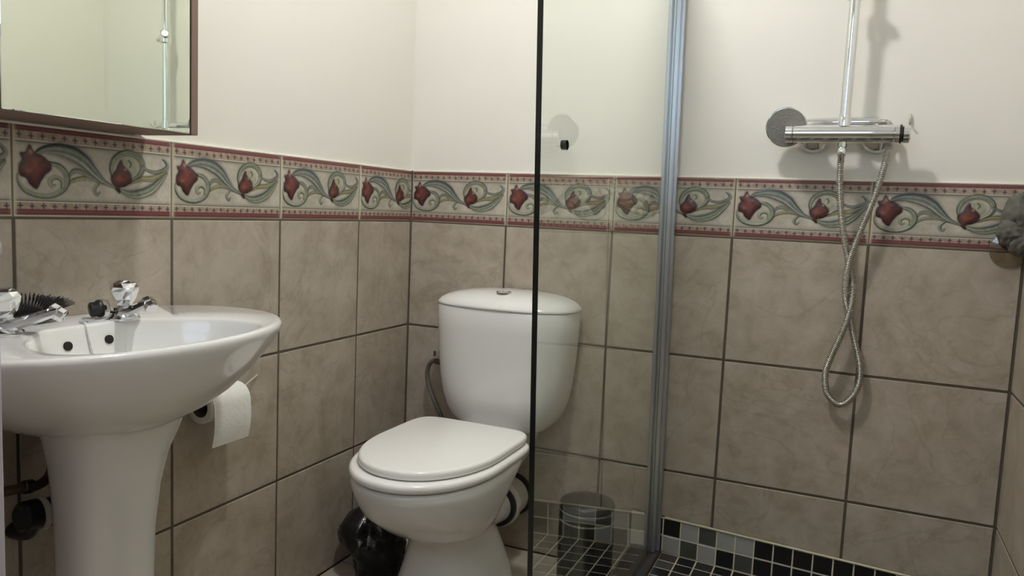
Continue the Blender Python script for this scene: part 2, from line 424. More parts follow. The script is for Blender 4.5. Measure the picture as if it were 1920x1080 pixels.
# ------------------------------------------------------------------ printed and embossed border tile
NU, NV = 330, 158
def border_art():
    U = (np.arange(NU+1)/NU)[None, :]*np.ones((NV+1, 1)); W = (np.arange(NV+1)/NV)[:, None]*np.ones((1, NU+1))   # W: 0 top .. 1 bottom
    X = U*0.333; Y = W*0.159
    rr = np.random.RandomState(3)
    def smooth_noise(nx, ny):
        g0 = rr.rand(ny+1, nx+1)
        xi = np.clip(U*nx, 0, nx-1e-6); yi = np.clip(W*ny, 0, ny-1e-6); a = xi.astype(int); b = yi.astype(int); fx = xi-a; fy = yi-b
        fx = fx*fx*(3-2*fx); fy = fy*fy*(3-2*fy)
        return (g0[b, a]*(1-fx)+g0[b, a+1]*fx)*(1-fy) + (g0[b+1, a]*(1-fx)+g0[b+1, a+1]*fx)*fy
    n1 = smooth_noise(14, 7); n2 = smooth_noise(60, 30); n3 = smooth_noise(8, 40)
    C = np.zeros((NV+1, NU+1, 3)); H = np.zeros((NV+1, NU+1))
    def c(*v): return np.array(v, float)[None, None, :]
    def put(mask, col):
        m = np.clip(mask, 0, 1)[..., None]; C[:] = C*(1-m) + col*m
    C[:] = c(184, 177, 163) + ((n1-0.5)*26 + (n2-0.5)*14)[..., None]
    # field shade towards its edges, printed
    e = np.minimum(np.abs(W-0.18), np.abs(W-0.83))
    put(np.exp(-(e/0.035)**2)*0.55, c(112, 110, 98)); put(np.clip(0.05-U, 0, 1)*8*0.4, c(190, 182, 160))
    def sm(x, w=0.004): return np.clip(x/w+0.5, 0, 1)
    def band(a, b, col, s=1.0): put(sm(W-a)*sm(b-W)*s, col)
    for a, b in ((0.055, 0.163), (0.846, 0.938)): band(a, b, c(163, 144, 126) + ((n2-0.5)*30)[..., None])
    band(0.163, 0.176, c(202, 196, 182)); band(0.176, 0.19, c(92, 88, 84), 0.8)
    band(0.832, 0.846, c(200, 194, 176)); band(0.818, 0.832, c(98, 94, 90), 0.8)
    for a, b in ((0.012, 0.066), (0.918, 0.982)):
        band(a, b, c(108, 58, 62)); mid = (a+b)/2; band(mid-0.008, mid+0.004, c(150, 96, 92), 0.6)
    # crosses
    for wc in (0.115, 0.884):
        for k in range(16):
            xc = (k+0.5)/16*0.333; yc = wc*0.159 + (0.0006 if k % 2 else -0.0006)
            dx = np.abs(X-xc); dy = np.abs(Y-yc)
            m = np.maximum(sm(0.0012-dx, .001)*sm(0.0056-dy, .001), sm(0.0047-dx, .001)*sm(0.0013-dy, .001))
            m = np.maximum(m, sm(0.0024-np.hypot(dx, dy), .001))
            put(m*0.85, c(62, 52, 62))
    def dist(pts, width):
        """distance to a polyline with varying half width, returns (t across in -1..1 sign, |t|, along)"""
        P = [(p[0]*0.333, p[1]*0.159, 0) for p in pts]
        S = spline(P, 14); n = len(S); width = [w_*1.18 for w_ in width]; best = np.full(X.shape, 1e9); tt = np.zeros(X.shape); al = np.zeros(X.shape)
        for i, p in enumerate(S):
            f = i/(n-1); w = np.interp(f, np.linspace(0, 1, len(width)), width)
            q = S[min(i+1, n-1)] - S[max(i-1, 0)]; q.normalize()
            dx = X-p.x; dy = Y-p.y; d = np.hypot(dx, dy)/w
            m = d < best
            best[m] = d[m]; sg = (q.x*dy - q.y*dx)/w
            tt[m] = sg[m]; al[m] = f
        return tt, best, al
    def stroke(pts, width, light, mid, dark, h=0.8):
        t, d, f = dist(pts, width)
        inside = sm(1.0-d, 0.25)
        halo = np.exp(-np.clip(d-1, 0, 9)**2*3.0)
        put(halo*0.42, c(104, 100, 92))
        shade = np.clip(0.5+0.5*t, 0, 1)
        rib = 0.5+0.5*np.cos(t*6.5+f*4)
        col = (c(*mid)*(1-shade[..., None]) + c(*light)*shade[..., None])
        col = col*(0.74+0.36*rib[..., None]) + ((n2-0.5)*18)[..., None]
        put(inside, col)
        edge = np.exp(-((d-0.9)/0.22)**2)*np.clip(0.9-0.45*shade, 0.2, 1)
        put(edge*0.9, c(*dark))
        np.maximum(H, h*np.sqrt(np.clip(1-d*d, 0, 1)), out=H)
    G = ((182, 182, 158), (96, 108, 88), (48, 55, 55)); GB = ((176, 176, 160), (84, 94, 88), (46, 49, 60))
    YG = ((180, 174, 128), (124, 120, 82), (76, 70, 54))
    mm = 0.001
    stroke([(.515, .565), (.485, .60), (.462, .655), (.462, .71), (.48, .735), (.492, .705)], [1.6*mm, 2.4*mm, 2.6*mm, 2.0*mm, 1.4*mm], *G)
    stroke([(.287, .645), (.33, .58), (.40, .545), (.46, .56), (.515, .60)], [1.5*mm, 2.8*mm, 3.2*mm, 2.4*mm, 1.4*mm], *YG)
    stroke([(.30, .55), (.33, .475), (.375, .47), (.43, .52), (.50, .575)], [1.3*mm, 3.2*mm, 3.4*mm, 2.6*mm, 1.4*mm], *G)
    stroke([(.12, .30), (.17, .255), (.245, .24), (.33, .275), (.40, .355), (.455, .465), (.52, .575), (.60, .64)],
           [2.4*mm, 5.4*mm, 8.8*mm, 10.8*mm, 10.0*mm, 7.2*mm, 3.6*mm, 1.8*mm], *GB, h=1.2)
    stroke([(.19, .40), (.245, .425), (.285, .50), (.293, .60), (.265, .70), (.205, .765), (.13, .77), (.06, .72), (.022, .62), (.02, .54)],
           [2.2*mm, 3.6*mm, 4.2*mm, 4.0*mm, 3.6*mm, 3.0*mm, 3.0*mm, 2.8*mm, 2.2*mm, 1.2*mm], *G, h=1.0)
    stroke([(.265, .66), (.262, .585), (.225, .555), (.195, .60), (.205, .655), (.225, .645)], [2.2*mm, 2.6*mm, 2.8*mm, 3.0*mm, 2.2*mm, 1.0*mm], (190, 192, 158), (120, 134, 96), (62, 70, 62))
    t, d, f = dist([(.675, .375), (.69, .37)], [15*mm, 15*mm])
    put(sm(1-d, 0.3)*0.75, c(160, 160, 134) + ((n2-0.5)*24)[..., None]); H[:] = np.maximum(H, 0.7*np.sqrt(np.clip(1-d*d, 0, 1)))
    stroke([(.575, .50), (.568, .40), (.592, .285), (.65, .21), (.715, .205), (.77, .27), (.785, .375), (.757, .48), (.70, .55), (.655, .58)],
           [2.0*mm, 3.4*mm, 4.2*mm, 4.6*mm, 4.6*mm, 4.6*mm, 4.2*mm, 3.6*mm, 2.8*mm, 1.6*mm], *G, h=1.0)
    stroke([(.684, .30), (.70, .335), (.69, .38)], [1.2*mm, 1.6*mm, 0.8*mm], (120, 124, 100), (96, 98, 80), (70, 70, 62), h=0.3)
    stroke([(.785, .355), (.83, .405), (.89, .415), (.945, .375), (.968, .32), (.948, .255), (.935, .245)],
           [2.0*mm, 2.4*mm, 3.0*mm, 3.6*mm, 3.0*mm, 2.0*mm, 1.6*mm], *GB)
    stroke([(.70, .575), (.77, .515), (.85, .50), (.92, .445), (.965, .40)], [1.6*mm, 3.8*mm, 4.6*mm, 3.6*mm, 1.2*mm], *YG)
    stroke([(.62, .655), (.68, .705), (.755, .705), (.84, .645), (.905, .54), (.965, .415)],
           [2.0*mm, 5.2*mm, 7.6*mm, 7.8*mm, 5.8*mm, 1.6*mm], *G, h=1.1)
    def flower(outline, tip, spots, dark):
        P = np.array([(p[0]*0.333, p[1]*0.159) for p in [(q.x, q.y) for q in spline([(a, b, 0) for a, b in outline], 8, True)]])
        ins = np.zeros(X.shape, bool); dm = np.full(X.shape, 1e9)
        for i in range(len(P)):
            a, b = P[i], P[(i+1) % len(P)]
            cond = ((a[1] > Y) != (b[1] > Y))
            with np.errstate(divide='ignore', invalid='ignore'):
                xi = (b[0]-a[0])*(Y-a[1])/(b[1]-a[1]+1e-12)+a[0]
            ins ^= cond & (X < xi)
            dm = np.minimum(dm, np.hypot(X-a[0], Y-a[1]))
        s = np.where(ins, dm, -dm)
        put(np.exp(-np.clip(-s, 0, 9)**2/(0.003**2))*0.45, c(96, 88, 80))
        k = np.clip(s/0.012, 0, 1)[..., None]
        base = c(56, 34, 37)*(1-k) + c(104, 58, 51)*k + ((n1-0.5)*26 + (n2-0.5)*20)[..., None]
        put(sm(s, 0.0012), base)
        for (sx, sy, r, col, a) in spots:
            put(np.exp(-(((U-sx)*0.333)**2 + ((W-sy)*0.159)**2)/(r*mm)**2)*a*(s > 0), c(*col))
        put(np.exp(-(s/0.0011)**2)*0.6, c(*dark))
        H[:] = np.maximum(H, 1.5*np.sqrt(np.clip(s/0.012, 0, 1)))
    flower([(.085, .22), (.11, .30), (.15, .325), (.195, .40), (.20, .47), (.17, .53), (.145, .60), (.12, .69), (.085, .645), (.065, .58), (.03, .545), (.028, .45), (.045, .38), (.035, .315), (.062, .30)], None,
           [(.09, .29, 5, (196, 130, 108), .85), (.11, .43, 9, (142, 72, 60), .6), (.075, .50, 6, (168, 112, 104), .45), (.12, .60, 7, (86, 44, 56), .7), (.05, .40, 5, (60, 40, 44), .6), (.17, .44, 6, (72, 40, 40), .6)], (48, 34, 38))
    flower([(.635, .30), (.65, .37), (.685, .43), (.705, .50), (.695, .57), (.66, .615), (.625, .635), (.625, .70), (.60, .665), (.59, .62), (.57, .56), (.57, .50), (.60, .42), (.615, .35)], None,
           [(.662, .405, 3, (214, 176, 150), .9), (.652, .36, 2.5, (206, 160, 134), .8), (.62, .53, 8, (150, 84, 62), .7), (.685, .55, 6, (70, 36, 36), .6), (.60, .64, 5, (70, 36, 46), .7)], (50, 32, 36))
    # pale glazed edge with a bevel
    ed = np.minimum(np.minimum(X, 0.333-X), np.minimum(Y, 0.159-Y))
    put(np.exp(-(np.minimum(X, 0.333-X)/0.0042)**2)*0.95, c(206, 198, 174)); put(sm(0.0018-np.minimum(Y, 0.159-Y), 0.0012), c(206, 198, 170))
    H *= 0.0013
    H -= np.clip(0.003-ed, 0, 1)*0.8
    C = np.clip(C, 0, 255)/255
    L_ = np.where(C <= 0.04045, C/12.92, ((C+0.055)/1.055)**2.4)
    return np.clip(L_*1.0, 0, 1), H
ART_C, ART_H = border_art()

def border_mesh(ncol):
    """tile in local (u along the wall, z) with the face towards -y; ncol columns of the print are kept"""
    s = slice(0, ncol+1)
    u = (np.arange(NU+1)/NU*(0.333-0.003) + 0.0015)[s]; w = (1-np.arange(NV+1)/NV)*(0.159-0.003) + 0.0015
    Xg, Zg = np.meshgrid(u, w); Yg = -ART_H[:, s]
    n, m = Xg.shape
    V = np.stack([Xg, Yg, Zg], -1).reshape(-1, 3)
    i = np.arange((n-1)*(m-1)); r = i//(m-1); c_ = i % (m-1); a = r*m+c_
    F = np.stack([a, a+m, a+m+1, a+1], -1)
    # rim going back to the wall
    loop = list(range(m)) + [k*m+m-1 for k in range(1, n)] + [(n-1)*m+k for k in range(m-2, -1, -1)] + [k*m for k in range(n-2, 0, -1)]
    back = V[loop].copy(); back[:, 1] = 0.006
    o = len(V); V = np.vstack([V, back]); q = len(loop)
    rim = [(loop[k], loop[(k+1) % q], o+(k+1) % q, o+k) for k in range(q)]
    me = bpy.data.meshes.new('border_tile')
    me.from_pydata(V.tolist(), [], F.tolist() + rim)
    colr = np.ones((len(V), 4)); cc = ART_C[:, s].reshape(-1, 3); colr[:o, :3] = cc; colr[o:, :3] = cc[loop]
    at = me.color_attributes.new('print', 'FLOAT_COLOR', 'POINT'); at.data.foreach_set('color', colr.ravel())
    me.materials.append(MAT['art']); me.shade_smooth(); me.set_sharp_from_angle(angle=math.radians(60)); me.update()
    return me
bm_full = border_mesh(NU); bm_cut = border_mesh(int(DA/0.333*NU))
def border_tile(wall, loc, rz, me=bm_full):
    o = link('border_tile', me, wall, loc); o.rotation_euler = (0, 0, rz); return o
for k in range(5): border_tile(wall_back, (k*T, 0, 0), 0)
for i, (y0, w) in enumerate(cols_left):
    if y0 >= FY: border_tile(wall_left, (0, y0, 0), PI/2, bm_cut if i == 0 else bm_full)
for i in range(7): border_tile(wall_right, (RX, -T*i, 0), -PI/2)

for w_, a, b in ((wall_left, (-0.006, FY, BT-0.0026), (0.0004, 0.002, BT+0.0016)), (wall_back, (-0.002, -0.0004, BT-0.0026), (RX+0.002, 0.006, BT+0.0016)), (wall_right, (RX-0.0004, FY, BT-0.0026), (RX+0.006, 0.002, BT+0.0016))):
    part('cap_grout', MB().box(a, b, 0.0008), 'cap', w_, 0)

fkey = mesh_of('tile', slab(rect(T, T), 'xz', -1), 'tile', smooth=0)
part('grout', MB().box((0, FY, FZ), (RX, FY+0.0042, BT)), 'grout', wall_front, 0)
for k in range(5):
    for r in range(3): link('tile', fkey, wall_front, (k*T, FY+0.006, rowz[r]))
    border_tile(wall_front, (k*T+T, FY+0.006, 0), PI)

# ------------------------------------------------------------------ shower base, wall mosaic, kerb, floor tiles
SL = 0.043
def mosaic_mesh(plane):
    a, b = 0.0019, 0.0481
    poly = [(a, a), (b, a), (b, b), (a, b)]
    if plane == 'xz':
        mb = MB().prism(poly, 0.006, -0.0008, 'xz', 0.0007)
    else:
        mb = MB().prism(poly, -0.004, 0.0009, 'xy', 0.0007)
    mb.v = [(x, y, z - SL*x) for x, y, z in mb.v]
    return mb
MOS = {}
for k in ('black', 'dark', 'light', 'brown'):
    for pl in ('xz', 'xy'):
        MOS[k, pl] = mesh_of('mosaic_tile', mosaic_mesh(pl), 'mosaic_'+k, smooth=0)
mg = MB().prism([(0.772, mos_top(0.772)-0.10), (RX, mos_top(RX)-0.105), (RX, mos_top(RX)), (0.772, mos_top(0.772))], 0.006, 0.0001, 'xz')
part('mosaic_grout', mg, 'mosaic_grout', wall_back, 0)
sl = MB().tube([(0.868, -0.0015, mos_top(0.868)+0.001), (RX, -0.0015, mos_top(RX)+0.001)], 0.0034, 8)
part('sealant', sl, 'sealant', wall_back)
TOP = ['black', 'black', 'light', 'dark', 'light', 'light', 'black', 'black', 'black', 'black', 'black', 'black', 'black', 'light', 'dark', 'light']
BOT = ['black', 'light', 'dark', 'light', 'black', 'dark', 'black', 'black', 'black', 'black', 'black', 'black', 'dark', 'black', 'light', 'dark']
for k in range(16):
    x = 0.8645 + 0.05*(k-1)
    for r, row in enumerate((TOP, BOT)):
        link('mosaic_tile', MOS[row[k], 'xz'], wall_back, (x, 0, mos_top(x) - 0.0515 - 0.0505*r))
def fl_z(x): return -0.9065 - SL*(x-0.858)
base = MB()
base.loft([[(0.86, 0.004, FZ-0.002), (RX, 0.004, FZ-0.002), (RX, -1.06, FZ-0.002), (0.86, -1.06, FZ-0.002)],
           [(0.86, 0.004, fl_z(0.86)), (RX, 0.004, fl_z(RX)), (RX, -1.06, fl_z(RX)), (0.86, -1.06, fl_z(0.86))]])
shower_base = part('shower_base', base, 'mosaic_grout', floor, 0)
for j in range(18):
    for k in range(16):
        x = 0.8645 + 0.05*k
        if x + 0.05 > RX + 0.004: continue
        q = rng.rand()
        c_ = 'brown' if q < 0.18 else ('dark' if q < 0.22 else 'black')
        link('mosaic_tile', MOS[c_, 'xy'], shower_base, (x, -0.05*(j+1) - 0.002, fl_z(x)))
kerb = struct('trim_1', MB().box((0.778, -1.06, FZ-0.002), (0.8655, 0.005, -0.898), 0.006, seg=2), 'kerb', 'dark brown kerb under the shower glass', 35)
fm = mesh_of('floor_tile', MB().prism(rect(T, T), -0.004, 0.001, 'xy', 0.0012), 'floor_tile', smooth=0)
for i in range(5):
    for j in range(7):
        x, y = i*T, -T*(j+1)
        if x > 0.6 and j < 3:
            if i == 2:
                pl = [(x+g, y+g), (0.776, y+g), (0.776, y+T-g), (x+g, y+T-g)]
                link('floor_tile', mesh_of('floor_tile', MB().prism(pl, FZ-0.004, FZ+0.001, 'xy', 0.0012), 'floor_tile', smooth=0), floor)
            continue
        link('floor_tile', fm, floor, (x, y, FZ))

# ------------------------------------------------------------------ glass shower screen
def gx(z): return 0.8217 - 0.0145*z
def gy(z): return -0.957 - 0.036*z
GT, GB_, GZ0 = 0.005, 0.90, -0.897
screen = thing('shower_screen', 'clear glass shower screen standing between the toilet and the shower', 'shower screen', (gx(GZ0), -0.5, GZ0))
bm = bmesh.new()
hc = (-0.838, 0.166); hr = 0.0088
def gv(y, z): return bm.verts.new((gx(z)-GT, y, z))
oc = [gv(-0.012, GZ0), gv(-0.012, GB_)] + [gv(gy(GB_-(GB_-GZ0)*k/8), GB_-(GB_-GZ0)*k/8) for k in range(9)]
ho = [gv(hc[0]+hr*math.cos(2*PI*k/28), hc[1]+hr*math.sin(2*PI*k/28)) for k in range(28)]
es = [bm.edges.new((l[i], l[(i+1) % len(l)])) for l in (oc, ho) for i in range(len(l))]
bmesh.ops.triangle_fill(bm, use_beauty=True, edges=es)
ff = bm.faces[:]
ex = bmesh.ops.extrude_face_region(bm, geom=ff)
for v_ in [q for q in ex['geom'] if isinstance(q, bmesh.types.BMVert)]: v_.co.x += 2*GT
bmesh.ops.recalc_face_normals(bm, faces=bm.faces[:])
bm.verts.index_update()
mbp = MB()
for v_ in bm.verts: mbp.v.append(v_.co[:])
for f_ in bm.faces:
    mbp.f.append(tuple(q.index for q in f_.verts)); mbp.m.append(0 if f_.normal.x > 0.9 else (2 if f_.normal.x < -0.9 else 1))
bm.free()
part('glass_pane', mbp, ['glass', 'glass_edge', 'glass_back'], screen, 0)
def prof(x0, x1, y0, y1, bev=0.0015):
    mb = MB()
    r = []
    for z in (GZ0, GB_):
        c0 = gx(z)
        r.append([(c0+x0+bev, y0, z), (c0+x1-bev, y0, z), (c0+x1, y0-bev, z), (c0+x1, y1+bev, z), (c0+x1-bev, y1, z), (c0+x0+bev, y1, z), (c0+x0, y1+bev, z), (c0+x0, y0-bev, z)])
    return mb.loft(r)
part('wall_profile', prof(-0.004, 0.0255, -0.0015, -0.020), 'satin', screen)
part('glass_channel', prof(-0.0155, -0.0055, -0.004, -0.034).loft([prof(0.0055, 0.0175, -0.004, -0.034).v[:8], prof(0.0055, 0.0175, -0.004, -0.034).v[8:]]), 'satin', screen)

# ------------------------------------------------------------------ mirror cabinet
cabx = 0.140
CY1, CZ0, CZ1 = -1.015, 0.1635, 0.78
mc = thing('mirror_cabinet', 'brown mirrored wall cabinet hanging above the washbasin', 'cabinet', (0, -1.40, CZ0))
ca = MB().box((0.001, CY1-0.73, CZ0), (cabx-0.006, CY1-0.016, CZ0+0.016), 0.001)
ca.box((0.001, CY1-0.73, CZ1-0.016), (cabx-0.006, CY1-0.016, CZ1), 0.001).box((0.001, CY1-0.73, CZ0+0.016), (0.008, CY1-0.016, CZ1-0.016))
part('carcass', ca, 'wood', mc)
part('side_panel', MB().box((0.001, CY1-0.016, CZ0), (cabx+0.001, CY1, CZ1), 0.0012), 'wood', mc)
part('side_panel', MB().box((0.001, CY1-0.748, CZ0), (cabx+0.001, CY1-0.732, CZ1), 0.0012), 'wood', mc)
for y1 in (CY1-0.019, CY1-0.377):
    y0 = y1-0.354
    d = part('mirror_door', MB().box((cabx-0.0035, y0, CZ0+0.001), (cabx, y1, CZ1-0.001), 0.0012), 'mirror', mc)
    part('door_backing', MB().box((cabx-0.006, y0+0.001, CZ0+0.002), (cabx-0.0037, y1-0.001, CZ1-0.002)), 'mirror_edge', d)

# ------------------------------------------------------------------ washbasin
YC, RZ = -1.22, -0.18
half = [(0.0015, 0.0), (0.0015, 0.10), (0.0015, 0.20), (0.004, 0.255), (0.04, 0.290), (0.085, 0.316), (0.14, 0.327), (0.20, 0.322), (0.26, 0.297), (0.315, 0.243), (0.350, 0.178), (0.371, 0.11), (0.381, 0.05), (0.384, 0.0)]
inn = [(0.100, 0.0), (0.100, 0.05), (0.104, 0.085), (0.135, 0.125), (0.170, 0.160), (0.215, 0.188), (0.265, 0.200), (0.305, 0.192), (0.337, 0.160), (0.356, 0.115), (0.366, 0.06), (0.369, 0.0)]
def ring_from(h, n=48):
    s = [p for p in spline([(a, b, 0) for a, b in h], 8)]
    s = resample(s, n+1, False)
    return [(p.x, p.y) for p in s] + [(p.x, -p.y) for p in s[-2:0:-1]]
OUT, INN = ring_from(half), ring_from(inn)
def place(r, z, sx=1.0, sy=1.0, cx=0.0, grow=0.0):
    return [(max(0.0015, cx + (x-cx)*sx), YC + y*sy, z) for x, y in r]
basin = thing('washbasin', 'white ceramic pedestal washbasin under the mirror cabinet', 'washbasin', (0.19, YC, FZ))
R_ = []
for z, sx, sy in ((-0.350, 0.52, 0.26), (-0.346, 0.60, 0.33), (-0.335, 0.70, 0.44), (-0.315, 0.79, 0.56), (-0.290, 0.865, 0.675), (-0.262, 0.92, 0.785), (-0.236, 0.957, 0.875), (-0.214, 0.982, 0.942), (-0.199, 0.995, 0.98), (-0.190, 1.0, 1.0), (-0.184, 0.998, 0.998), (-0.1805, 0.990, 0.992), (-0.1795, 0.98, 0.985)):
    R_.append(place(OUT, z, sx, sy))
CXI = 0.225
for z, s in ((-0.1795, 1.02), (-0.1805, 1.0), (-0.185, 0.982), (-0.20, 0.955), (-0.225, 0.90), (-0.25, 0.81), (-0.27, 0.68), (-0.283, 0.50), (-0.289, 0.28), (-0.291, 0.08)):
    R_.append([(CXI + (x-CXI)*s, YC + y*s, z) for x, y in INN])
bs = MB().loft(R_)
part('bowl', bs, 'ceramic', basin, 50)
def dring(z, hw, x0, x1, n=40):
    """rounded D: flat at the wall side x0, bulging to x1"""
    out = []
    for k in range(n):
        a = 2*PI*k/n; ca_, sa = math.cos(a), math.sin(a)
        e = 2.6
        x = math.copysign(abs(ca_)**(2/e), ca_); y = math.copysign(abs(sa)**(2/e), sa)
        out.append(((x0+x1)/2 + (x1-x0)/2*x, YC - 0.013 + hw*y, z))
    return out
pd = MB().loft([dring(z, hw, x0, x1) for z, hw, x0, x1 in ((FZ+0.002, 0.098, 0.102, 0.236), (-0.98, 0.097, 0.102, 0.234), (-0.93, 0.089, 0.102, 0.222), (-0.80, 0.082, 0.102, 0.212), (-0.65, 0.081, 0.102, 0.209), (-0.54, 0.083, 0.102, 0.212), (-0.46, 0.089, 0.102, 0.222), (-0.40, 0.098, 0.102, 0.236), (-0.36, 0.110, 0.102, 0.252), (-0.325, 0.120, 0.102, 0.262))])
part('pedestal', pd, 'ceramic', basin, 60)
for (x, y, z) in ((0.1105, -1.266, -0.2115), (0.1105, -1.187, -0.2105)):
    mb = MB().lathe((x-0.004, y, z), [(0.0078, 0), (0.0078, 0.0050), (0.0062, 0.0058), (0.0, 0.0052)], (1, 0, 0.16), 20)
    part('overflow_hole', mb, 'hole', basin)

dn = part('drain', MB().lathe((CXI, YC, -0.2915), [(0.024, 0.0), (0.024, 0.0022), (0.0205, 0.0032), (0.0185, 0.0014), (0.0, 0.0010)], (0, 0, 1), 28), 'chrome', basin)
part('drain_hole', MB().lathe((CXI, YC, -0.2900), [(0.0165, 0.0), (0.0165, 0.0006), (0.0, 0.0006)], (0, 0, 1), 24), 'hole', dn)

def tap(label, x, y, turn=0.0):
    t = thing('tap', label, 'tap', (x, y, RZ), 'pillar taps on the washbasin')
    t.rotation_euler = (0, 0, turn)
    X0, Y0, Z0 = x, y, RZ
    body = MB().lathe((X0, Y0, Z0), [(0.027, 0.0), (0.027, 0.003), (0.022, 0.007), (0.019, 0.014), (0.0175, 0.022), (0.014, 0.025), (0.0, 0.0255)], (0, 0, 1), 28)
    part('tap_body', body, 'chrome', t)
    def sec(xx, zz, hw, hh):
        return [(X0+xx, Y0+hw*c0, Z0+zz+hh*s0) for c0, s0 in ((1, -.55), (.6, -1), (-.6, -1), (-1, -.55), (-1, .35), (-.75, .8), (-.35, 1), (.35, 1), (.75, .8), (1, .35))]
    sp = MB().loft([sec(-0.018, 0.011, 0.017, 0.009), sec(0.0, 0.012, 0.0195, 0.0105), sec(0.022, 0.017, 0.0185, 0.0105), (sec(0.050, 0.0265, 0.0155, 0.009)), sec(0.076, 0.0365, 0.013, 0.008), sec(0.082, 0.0385, 0.0115, 0.0065)])
    s_ = part('spout', sp, 'chrome', t, 25)
    ax = Vector((0.72, 0, -0.42)).normalized()
    a0 = Vector((X0+0.073, Y0, Z0+0.038))
    part('aerator', MB().lathe(a0, [(0.0095, -0.006), (0.0125, -0.003), (0.0125, 0.006), (0.0108, 0.0075), (0.0115, 0.009), (0.0115, 0.018), (0.0095, 0.0195), (0.0, 0.019)], ax, 8), 'chrome', s_, 15)
    kn = MB(); n = 6
    rings = []
    for r, z, ph in ((0.0125, 0.024, 0), (0.0135, 0.029, 0), (0.0185, 0.037, 0.5), (0.0245, 0.052, 0), (0.0240, 0.0595, 0.5), (0.0195, 0.067, 0), (0.0125, 0.0715, 0.5), (0.006, 0.0725, 0.5)):
        rings.append([(X0+r*math.cos(2*PI*(k+ph*0.5)/8), Y0+r*math.sin(2*PI*(k+ph*0.5)/8), Z0+z) for k in range(8)])
    h = part('handle', kn.loft(rings), 'chrome', t, 0)
    return t
tap('chrome pillar tap at the left picture edge, beside the hairbrush', 0.085, -1.355, 0.52)
tap('chrome pillar tap right of the black plug on the washbasin', 0.095, -1.143, -0.18)

# hairbrush lying on the back ledge
hb = thing('hairbrush', 'black hairbrush lying bristles up behind the left tap', 'hairbrush', (0.034, -1.29, RZ))
part('brush_head', MB().ball((0.034, -1.30, -0.168), (0.020, 0.080, 0.0115), 20, 10), 'black', hb)
part('handle', MB().tube([(0.034, -1.37, -0.169), (0.034, -1.42, -0.168), (0.034, -1.50, -0.170), (0.034, -1.53, -0.171)], [0.009, 0.0075, 0.0085, 0.006], 10), 'black', hb)
br = MB()
for a in range(30):
    f = -1.10 + 2.2*a/29
    for b in range(6):
        q = -0.9 + 1.8*b/5
        p0 = Vector((0.034+0.015*math.sin(q), -1.30+0.070*math.sin(f), -0.158))
        dr = Vector((0.65*math.sin(q), 0.95*math.sin(f), max(0.15, math.cos(f)*math.cos(q*0.7)))).normalized()
        p1 = p0 + dr*(0.031 + random.uniform(-0.003, 0.002))
        br.tube([p0, p1], [0.0011, 0.0007], 4)
b_ = part('bristles', br, 'bristle', hb, 0); b_['kind'] = 'stuff'

# plug and ball chain
plug = MB().lathe((0.055, -1.168, -0.1625), [(r*1.0, h*1.0) for r, h in [(0.0, -0.013), (0.010, -0.013), (0.0135, -0.010), (0.0135, -0.002), (0.016, 0.001), (0.0165, 0.006), (0.014, 0.010), (0.006, 0.012), (0.004, 0.016), (0.0, 0.0165)]], (0.45, 0.85, 0.12), 28)
solid('basin_plug', plug, 'rubber', 'black rubber plug lying on the basin ledge between the taps', 'plug', (0.055, -1.166, RZ), 40)
ch = MB()
path = spline([(0.046, -1.150, -0.147), (0.062, -1.150, -0.150), (0.077, -1.156, -0.168), (0.080, -1.17, -0.1775), (0.084, -1.195, -0.178), (0.087, -1.225, -0.177), (0.094, -1.228, -0.178), (0.1015, -1.2275, -0.183), (0.106, -1.2270, -0.196), (0.113, -1.2265, -0.217), (0.122, -1.226, -0.24)], 12)
for p in resample(path, 62, False): ch.ball(p, 0.0017, 6, 4)
chain = tag(link('ball_chain', mesh_of('ball_chain', ch, 'chrome', (0.087, -1.22, RZ)), None, (0.087, -1.22, RZ)), 'thin steel ball chain running from the plug into the basin', 'chain')
ey = MB().lathe((0.083, -1.215, RZ+0.0005), [(0.007, 0), (0.0065, 0.002), (0.003, 0.003), (0.003, 0.007), (0.0, 0.0085)], (0, 0, 1), 14)
part('eyelet', ey, 'chrome', chain)

# pipes under the basin
wt = thing('waste_trap', 'dark waste trap with a pale collar behind the basin pedestal', 'pipe', (0.06, -1.29, -0.505))
part('trap_body', MB().cyl((0.055, -1.318, -0.502), (0.057, -1.276, -0.506), 0.026, 28, 0.005).cyl((0.055, -1.245, -0.50), (0.055, -1.240, -0.36), 0.016, 18), 'grey_plastic', wt)
part('collar', MB().lathe((0.058, -1.284, -0.506), [(0.020, -0.004), (0.0285, -0.002), (0.0295, 0.004), (0.027, 0.008), (0.020, 0.008)], (0.15, 1, 0), 28), 'connector', wt)
part('end_cap', MB().cyl((0.060, -1.276, -0.507), (0.060, -1.236, -0.507), 0.025, 24, 0.004), 'rubber', wt)
part('outlet_pipe', MB().tube(spline([(0.055, -1.296, -0.515), (0.045, -1.296, -0.535), (0.02, -1.294, -0.543), (0.001, -1.294, -0.543)], 5), 0.014, 16), 'grey_plastic', wt)
cp = MB().tube(spline([(0.03, -1.56, -0.44), (0.035, -1.40, -0.452), (0.037, -1.32, -0.457), (0.038, -1.27, -0.462), (0.03, -1.24, -0.44), (0.025, -1.23, -0.36)], 6), 0.0085, 12)
wp = tag(link('water_pipe', mesh_of('water_pipe', cp, 'copper', (0.035, -1.32, -0.46)), None, (0.035, -1.32, -0.46)), 'copper water pipe running along the wall under the washbasin', 'pipe')
part('joint', MB().cyl((0.0378, -1.300, -0.4585), (0.038, -1.282, -0.461), 0.012, 16, 0.002), 'steel', wp)

